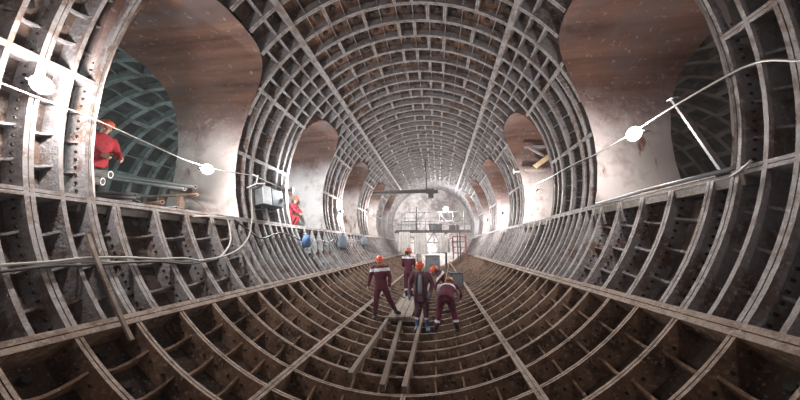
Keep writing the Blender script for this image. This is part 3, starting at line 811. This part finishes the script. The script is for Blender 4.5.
def person(name, loc, label, J, fwd, hfwd, jacket='maroon', trousers='maroon', boots='rubber', bootband=None, helmet='helmet',
           bands=((1.30, 1.38),), ankle=None, gloves=None, openj=False, collar=None, scale=1., voxel=.0075, curl=.5):
    root = empty(name, loc); root.scale = (scale,) * 3; tag(root, label, 'person')
    f = V(fwd).normalized(); lat = V((0, 0, 1)).cross(f) * -1   # lateral axis
    hf = V(hfwd).normalized()
    j = {k: V(v) for k, v in J.items()}
    pel, che, nec, hea = j['pelvis'], j['chest'], j['neck'], j['head']
    spine = (nec - pel).normalized()
    sgn = lambda a: lat * (1 if (j['sh' + a] - che).dot(lat) > 0 else -1)
    # ---- body: one continuous surface
    b = MB()
    wst = pel.lerp(che, .45)
    trunk(b, [pel - spine*.07, pel, wst, che, che.lerp(nec, .6), nec - spine*.02, nec + spine*.03], lat,
          [(.10, .08), (.15, .10), (.125, .09), (.155, .105), (.15, .09), (.07, .065), (.05, .05)])
    limb(b, [nec - spine*.05, nec.lerp(hea, .5)], [.058, .055])
    up = (hea - nec).normalized(); up = (up - hf * up.dot(hf) * .7).normalized(); hl = up.cross(hf).normalized(); up = hf.cross(hl).normalized()
    HR = Matrix((hl, hf, up)).transposed()
    def hp(x, y, z): return hea + HR @ V((x, y, z))
    b.ball(hp(0, -.008, .02), .1, .78, .95, 1.0, 16, HR)
    b.ball(hp(0, .018, -.045), .07, .80, .95, .95, 14, HR)          # jaw
    b.ball(hp(0, .062, -.088), .026, 1, .8, .7, 10, HR)             # chin
    b.ball(hp(0, .094, -.012), .02, .75, 1.1, 1.5, 10, HR)          # nose
    b.ball(hp(0, .080, .026), .035, 1.3, .4, .35, 10, HR)           # brow
    b.ball(hp(0, .082, -.052), .022, 1.3, .6, .5, 10, HR)           # lips
    for s_ in (-1, 1):
        b.ball(hp(s_*.080, -.005, -.005), .028, .4, .7, 1.15, 10, HR)   # ears
        b.ball(hp(s_*.042, .066, -.022), .024, 1, .6, .9, 10, HR)       # cheeks
    for a in 'LR':
        limb(b, [j['sh'+a], j['el'+a], j['wr'+a]], [.05, .04, .028])
        limb(b, [j['hip'+a], j['kn'+a], j['an'+a]], [.085, .055, .038])
        ff = V(J.get('toe'+a, f)).normalized(); an = j['an'+a]
        limb(b, [an + V((0, 0, -.03)), an + ff*.13 + V((0, 0, -.055))], [.036, .026])
        # hand: palm, four unequal bent fingers, thumb from the side of the palm
        w_ = j['wr'+a]; h = V(J.get('hd'+a, (j['wr'+a] - j['el'+a]))).normalized()
        inn = -sgn(a); n = (inn - h * inn.dot(h)).normalized()       # palm looks inwards
        side = h.cross(n).normalized()
        if side.dot(f) < 0: side = -side                             # towards the thumb
        PR = Matrix((side, n, h)).transposed()
        b.ball(w_ + h*.045, .05, .82, .36, 1.05, 12, PR)
        for q, (off, ln) in enumerate(((.027, .072), (.009, .080), (-.009, .074), (-.026, .058))):
            a0 = w_ + h*.075 + side*off; c = curl
            d1 = (h*COS(c*.6) + n*SIN(c*.6)); d2 = (h*COS(c*1.7) + n*SIN(c*1.7)); d3 = (h*COS(c*2.6) + n*SIN(c*2.6))
            a1 = a0 + d1*ln*.5; a2 = a1 + d2*ln*.32; a3 = a2 + d3*ln*.2
            limb(b, [a0, a1, a2, a3], [.0095, .009, .0085, .0075], 8)
        t0 = w_ + h*.03 + side*.032; t1 = t0 + (h*.7 + side*.55 + n*.35).normalized()*.036; t2 = t1 + (h*.9 + side*.1 + n*.45).normalized()*.032
        limb(b, [t0, t1, t2], [.013, .011, .009], 8)
    fuse(b, 'body', ['skin'], voxel, root, 1)
    eb = MB()
    for s_ in (-1, 1): e = MB(); e.ball(hp(s_*.032, .082, .004), .011, 1, .6, .8, 8, HR); e.build('eye', 'eye', root, True)
    hb = MB(); hb.ball(hp(0, -.022, .022), .1, .84, .92, 1.0, 16, HR); hb.ball(hp(0, -.045, -.03), .07, .95, .8, .9, 12, HR)
    fuse(hb, 'hair', ['hair'], .012, root, 2)
    # ---- helmet: shell, brim with peak, ridge
    m = MB(); rings = []
    hc = hp(0, -.01, .045)
    prof = [(1.02, 0), (1.0, .03), (.93, .062), (.78, .092), (.5, .113), (.2, .121), (.02, .122)]
    for r_, z_ in prof: rings.append([hc + HR @ V((r_*.112*COS(q), r_*.135*SIN(q), z_)) for q in [2*PI*k/22 for k in range(22)]])
    m.loft(rings); m.build('helmet', helmet, root, True)
    hel = [c for c in root.children if c.name.startswith('helmet')][0]
    m = MB(); o1 = []; o2 = []; i1 = []; i2 = []
    for k in range(22):
        q = 2*PI*k/22; pk = max(0, SIN(q))**3
        ex = .012 + .045*pk
        for lst, rr, z_ in ((o1, 1, -.004 - .012*pk), (o2, 1, .004 - .012*pk), (i1, 0, -.002), (i2, 0, .006)):
            lst.append(hc + HR @ V(((.112 + ex*rr)*COS(q), (.135 + ex*rr)*SIN(q), z_)))
    m.loft([i1, o1, o2, i2], closed=True); m.build('brim', helmet, hel)
    m = MB(); m.tube([hc + HR @ V((0, .125*COS(q), .006 + .122*SIN(q)*1.0)) for q in [PI*k/10 for k in range(1, 10)]], .010, 6); m.build('ridge', helmet, hel, True)
    # ---- jacket
    g = MB()
    secs = [(.175, .135), (.185, .14), (.165, .13), (.19, .14), (.185, .12), (.095, .085)]
    if openj: secs = [(.20, .15), (.195, .145), (.175, .135), (.20, .145), (.19, .125), (.10, .09)]
    low = pel - spine * (.20 if openj else .10)
    trunk(g, [low, pel, wst, che, che.lerp(nec, .62), nec + spine*.015], lat, secs)
    for a in 'LR':
        e_, w_ = j['el'+a], j['wr'+a]
        limb(g, [j['sh'+a], e_, e_.lerp(w_, .88)], [.078, .06, .048])
        limb(g, [che.lerp(nec, .55), j['sh'+a]], [.085, .078])
    L_ = (nec - pel).length
    def pick(c):
        h_ = (c - pel).dot(spine) / L_
        for lo, hi in bands:
            if lo < h_ < hi and abs((c - pel).dot(lat)) < .36: return 1
        return 0
    jk = fuse(g, 'jacket', [jacket, 'band'], .014, root, 4, pick)
    c_ = MB(); rings = []
    for r_, z_ in ((.092, -.035), (.088, .03), (.074, .035), (.07, -.02)):
        rings.append([nec + spine*z_ + lat*(r_*COS(q)) + spine.cross(lat)*(r_*.92*SIN(q)) for q in [2*PI*k/18 for k in range(18)]])
    c_.loft(rings, closed=True); c_.build('collar', collar or jacket, root, True)
    if openj:
        fr = spine.cross(lat); fr = fr if fr.dot(f) > 0 else -fr
        s_ = MB(); trunk(s_, [pel + fr*.036, wst + fr*.040, che + fr*.042, che.lerp(nec, .8) + fr*.04], lat, [(.09, .13), (.085, .122), (.085, .13), (.05, .10)]); s_.build('shirt', 'grey_shirt', root, True)
        for q in (-1, 1):
            s_ = MB(); s_.tube([low + fr*.150 + lat*q*.115, wst + fr*.135 + lat*q*.105, che + fr*.145 + lat*q*.10, che.lerp(nec, .7) + fr*.12 + lat*q*.08, nec + fr*.06 + lat*q*.07], .013, 8); s_.build('lapel', 'black_cloth', root, True)
    # ---- trousers
    g = MB()
    trunk(g, [pel + spine*.06, pel, pel - V((0, 0, .09))], lat, [(.155, .12), (.165, .13), (.14, .11)])
    anks = []
    for a in 'LR':
        k_, an = j['kn'+a], j['an'+a]; end = k_.lerp(an, .80 if boots == 'rubber' else .55)
        limb(g, [j['hip'+a], k_, end], [.105, .078, .066])
    def pickt(c):
        if not ankle: return 0
        for a in 'LR':
            k_, an = j['kn'+a], j['an'+a]; u = (c - k_).dot(an - k_) / (an - k_).length_squared
            if ankle[0] < u < ankle[1] and ((c - k_) - (an - k_)*u).length < .1: return 1
        return 0
    fuse(g, 'trousers', [trousers, 'band'], .014, root, 3, pickt)
    for a in 'LR':
        k_, an = j['kn'+a], j['an'+a]; ff = V(J.get('toe'+a, f)).normalized()
        g = MB(); limb(g, [k_.lerp(an, .52 if boots != 'rubber' else .62), an], [.066, .052]); limb(g, [an + V((0, 0, -.022)), an + ff*.09 + V((0, 0, -.038)), an + ff*.175 + V((0, 0, -.048))], [.05, .047, .04])
        bo = fuse(g, 'boot', [boots], .013, root, 2)
        s_ = MB(); sole = []
        sd = ff.cross(V((0, 0, 1)))
        for z_ in (-.095, -.07):
            sole.append([an + ff*(.06 + .125*SIN(q)) + sd*(.05*COS(q)) + V((0, 0, z_)) for q in [2*PI*k/16 for k in range(16)]])
        s_.loft(sole); s_.build('sole', 'rubber', bo)
        if gloves:
            w_ = j['wr'+a]; h = (w_ - j['el'+a]).normalized(); g = MB(); limb(g, [w_ - h*.04, w_ + h*.06], [.042, .046])
            for off in (-.03, -.01, .01, .03): limb(g, [w_ + h*.06 + f*off, w_ + h*.125 + f*off*1.2], [.015, .013], 8)
            limb(g, [w_ + h*.02 + f*.04, w_ + h*.07 + f*.07], [.017, .014], 8)
            fuse(g, 'glove', [gloves], .009, root, 1)
    return root
def stand(**kw):
    J = dict(pelvis=(0, 0, .93), chest=(0, 0, 1.25), neck=(0, 0, 1.47), head=(0, 0, 1.61),
             shL=(-.185, 0, 1.42), elL=(-.25, .02, 1.14), wrL=(-.27, -.03, .88), shR=(.185, 0, 1.42), elR=(.25, .02, 1.14), wrR=(.27, -.03, .88),
             hipL=(-.09, 0, .90), knL=(-.11, 0, .50), anL=(-.13, .02, .095), hipR=(.09, 0, .90), knR=(.11, 0, .50), anR=(.13, .02, .095))
    J.update(kw); return J
# left worker: feet apart, one foot on the walkway, looking at the camera side
person('person', (-1.01, 7.85, -4.09), 'leftmost worker in maroon with a white chest band, one boot on the plank walkway',
       stand(pelvis=(.04, 0, .92), chest=(0, 0, 1.25), neck=(-.01, 0, 1.47), head=(-.01, -.02, 1.61), shL=(-.20, 0, 1.42), elL=(-.30, .02, 1.16), wrL=(-.34, -.05, .90),
             shR=(.19, 0, 1.42), elR=(.29, 0, 1.16), wrR=(.30, -.12, .90), hipL=(-.05, 0, .89), knL=(-.10, -.05, .49), anL=(-.13, 0, .095),
             hipR=(.13, 0, .89), knR=(.27, .06, .55), anR=(.42, .22, .215), toeR=(.75, -.5, 0), toeL=(-.2, -1, 0), hdR=(.4, 0, -.9)), (0, -1, 0), (.05, -1, -.25),
       bands=((.74, .90),))
# worker further back, turned away to the right
person('person', (-.50, 10.8, -3.96), 'worker in maroon standing at the far end of the plank walkway, turned away',
       stand(elL=(-.24, .12, 1.15), wrL=(-.12, .30, 1.02), elR=(.24, .10, 1.15), wrR=(.2, .3, 1.0), anL=(-.10, .02, .095), anR=(.11, -.05, .095), toeL=(.4, 1, 0), toeR=(.7, .7, 0)),
       (.55, .85, 0), (.85, .4, -.2), bands=((.86, 1.0),), ankle=(.55, .72), scale=1.02)
# worker in the middle, open jacket, blue boots
person('person', (.20, 7.42, -4.2), 'worker in an open plum jacket over a grey shirt, wearing blue boots',
       stand(shL=(-.21, 0, 1.42), elL=(-.30, .02, 1.15), wrL=(-.30, -.06, .88), shR=(.20, 0, 1.42), elR=(.31, .03, 1.15), wrR=(.24, -.12, .95), neck=(0, -.01, 1.47), head=(-.02, -.04, 1.61),
             anL=(-.11, 0, .095), anR=(.15, 0, .095), knL=(-.10, -.02, .5), knR=(.12, -.02, .5), toeL=(-.2, -1, 0), toeR=(.3, -1, 0)),
       (-.15, -1, 0), (-.35, -.9, -.35), jacket='plum', trousers='plum', boots='blue_boot', bands=(), ankle=(.42, .62), gloves='glove', openj=True, collar='black_cloth', scale=.99)
# bending worker, back to the camera
person('person', (.84, 7.05, -4.12), 'worker bending with his back turned, silver band across it, holding a pale handle',
       dict(pelvis=(0, -.04, .84), chest=(.06, .24, .98), neck=(.09, .43, 1.07), head=(.10, .56, 1.08), shL=(-.13, .36, 1.03), elL=(-.20, .50, .80), wrL=(-.14, .42, .62),
            shR=(.28, .36, 1.03), elR=(.40, .40, .80), wrR=(.24, .52, .62), hipL=(-.10, 0, .84), knL=(-.17, .08, .47), anL=(-.25, .02, .095),
            hipR=(.10, 0, .84), knR=(.18, .08, .48), anR=(.25, .05, .135), toeL=(-.3, 1, 0), toeR=(.4, 1, 0)),
       (0, 1, 0), (-.1, .8, -.75), bands=((.62, .76),), ankle=(.55, .70), helmet='helmet2', curl=.9)
# bending worker behind, seen from the side
person('person', (.92, 9.0, -4.09), 'worker in maroon stooping sideways behind the one in blue boots',
       dict(pelvis=(.10, 0, .86), chest=(-.14, -.02, 1.10), neck=(-.27, -.03, 1.22), head=(-.38, -.05, 1.25), shL=(-.22, -.20, 1.17), elL=(-.28, -.22, .90), wrL=(-.36, -.16, .68),
            shR=(-.20, .16, 1.17), elR=(-.26, .18, .90), wrR=(-.40, .10, .70), hipL=(.10, -.09, .84), knL=(.0, -.12, .47), anL=(.10, -.12, .095),
            hipR=(.10, .09, .84), knR=(.04, .14, .47), anR=(.16, .16, .095), toeL=(-1, 0, 0), toeR=(-1, .2, 0)),
       (-1, 0, 0), (-.8, 0, -.55), bands=((.72, .86),))
# two men in red in the left passages
person('person', (-5.50, 3.87, -1.418), 'man in a red jacket standing behind the pipes in the nearest left passage',
       dict(pelvis=(0, 0, .93), chest=(.03, 0, 1.24), neck=(.06, 0, 1.45), head=(.10, 0, 1.59), shL=(.04, -.18, 1.40), elL=(.14, -.22, 1.14), wrL=(.38, -.16, 1.0),
            shR=(.04, .18, 1.40), elR=(.16, .22, 1.14), wrR=(.38, .14, 1.0), hipL=(0, -.09, .9), knL=(.03, -.11, .5), anL=(-.02, -.12, .095),
            hipR=(0, .09, .9), knR=(.05, .11, .5), anR=(.02, .13, .095)),
       (1, -.1, 0), (1, -.2, -.25), jacket='redcloth', trousers='black_cloth', bands=(), scale=.97)
person('person', (-5.05, 9.75, -1.418), 'man in red crouching at the foot of the second left passage',
       dict(pelvis=(-.1, 0, .52), chest=(.05, 0, .82), neck=(.13, 0, 1.0), head=(.18, 0, 1.14), shL=(.10, -.18, .96), elL=(.28, -.2, .75), wrL=(.42, -.1, .62),
            shR=(.10, .18, .96), elR=(.28, .2, .75), wrR=(.42, .1, .62), hipL=(-.1, -.1, .5), knL=(.26, -.15, .50), anL=(.02, -.14, .095),
            hipR=(-.1, .1, .5), knR=(.26, .15, .48), anR=(.04, .14, .095)),
       (1, -.3, 0), (1, -.5, -.2), jacket='redcloth', trousers='redcloth', bands=(), scale=1.0)
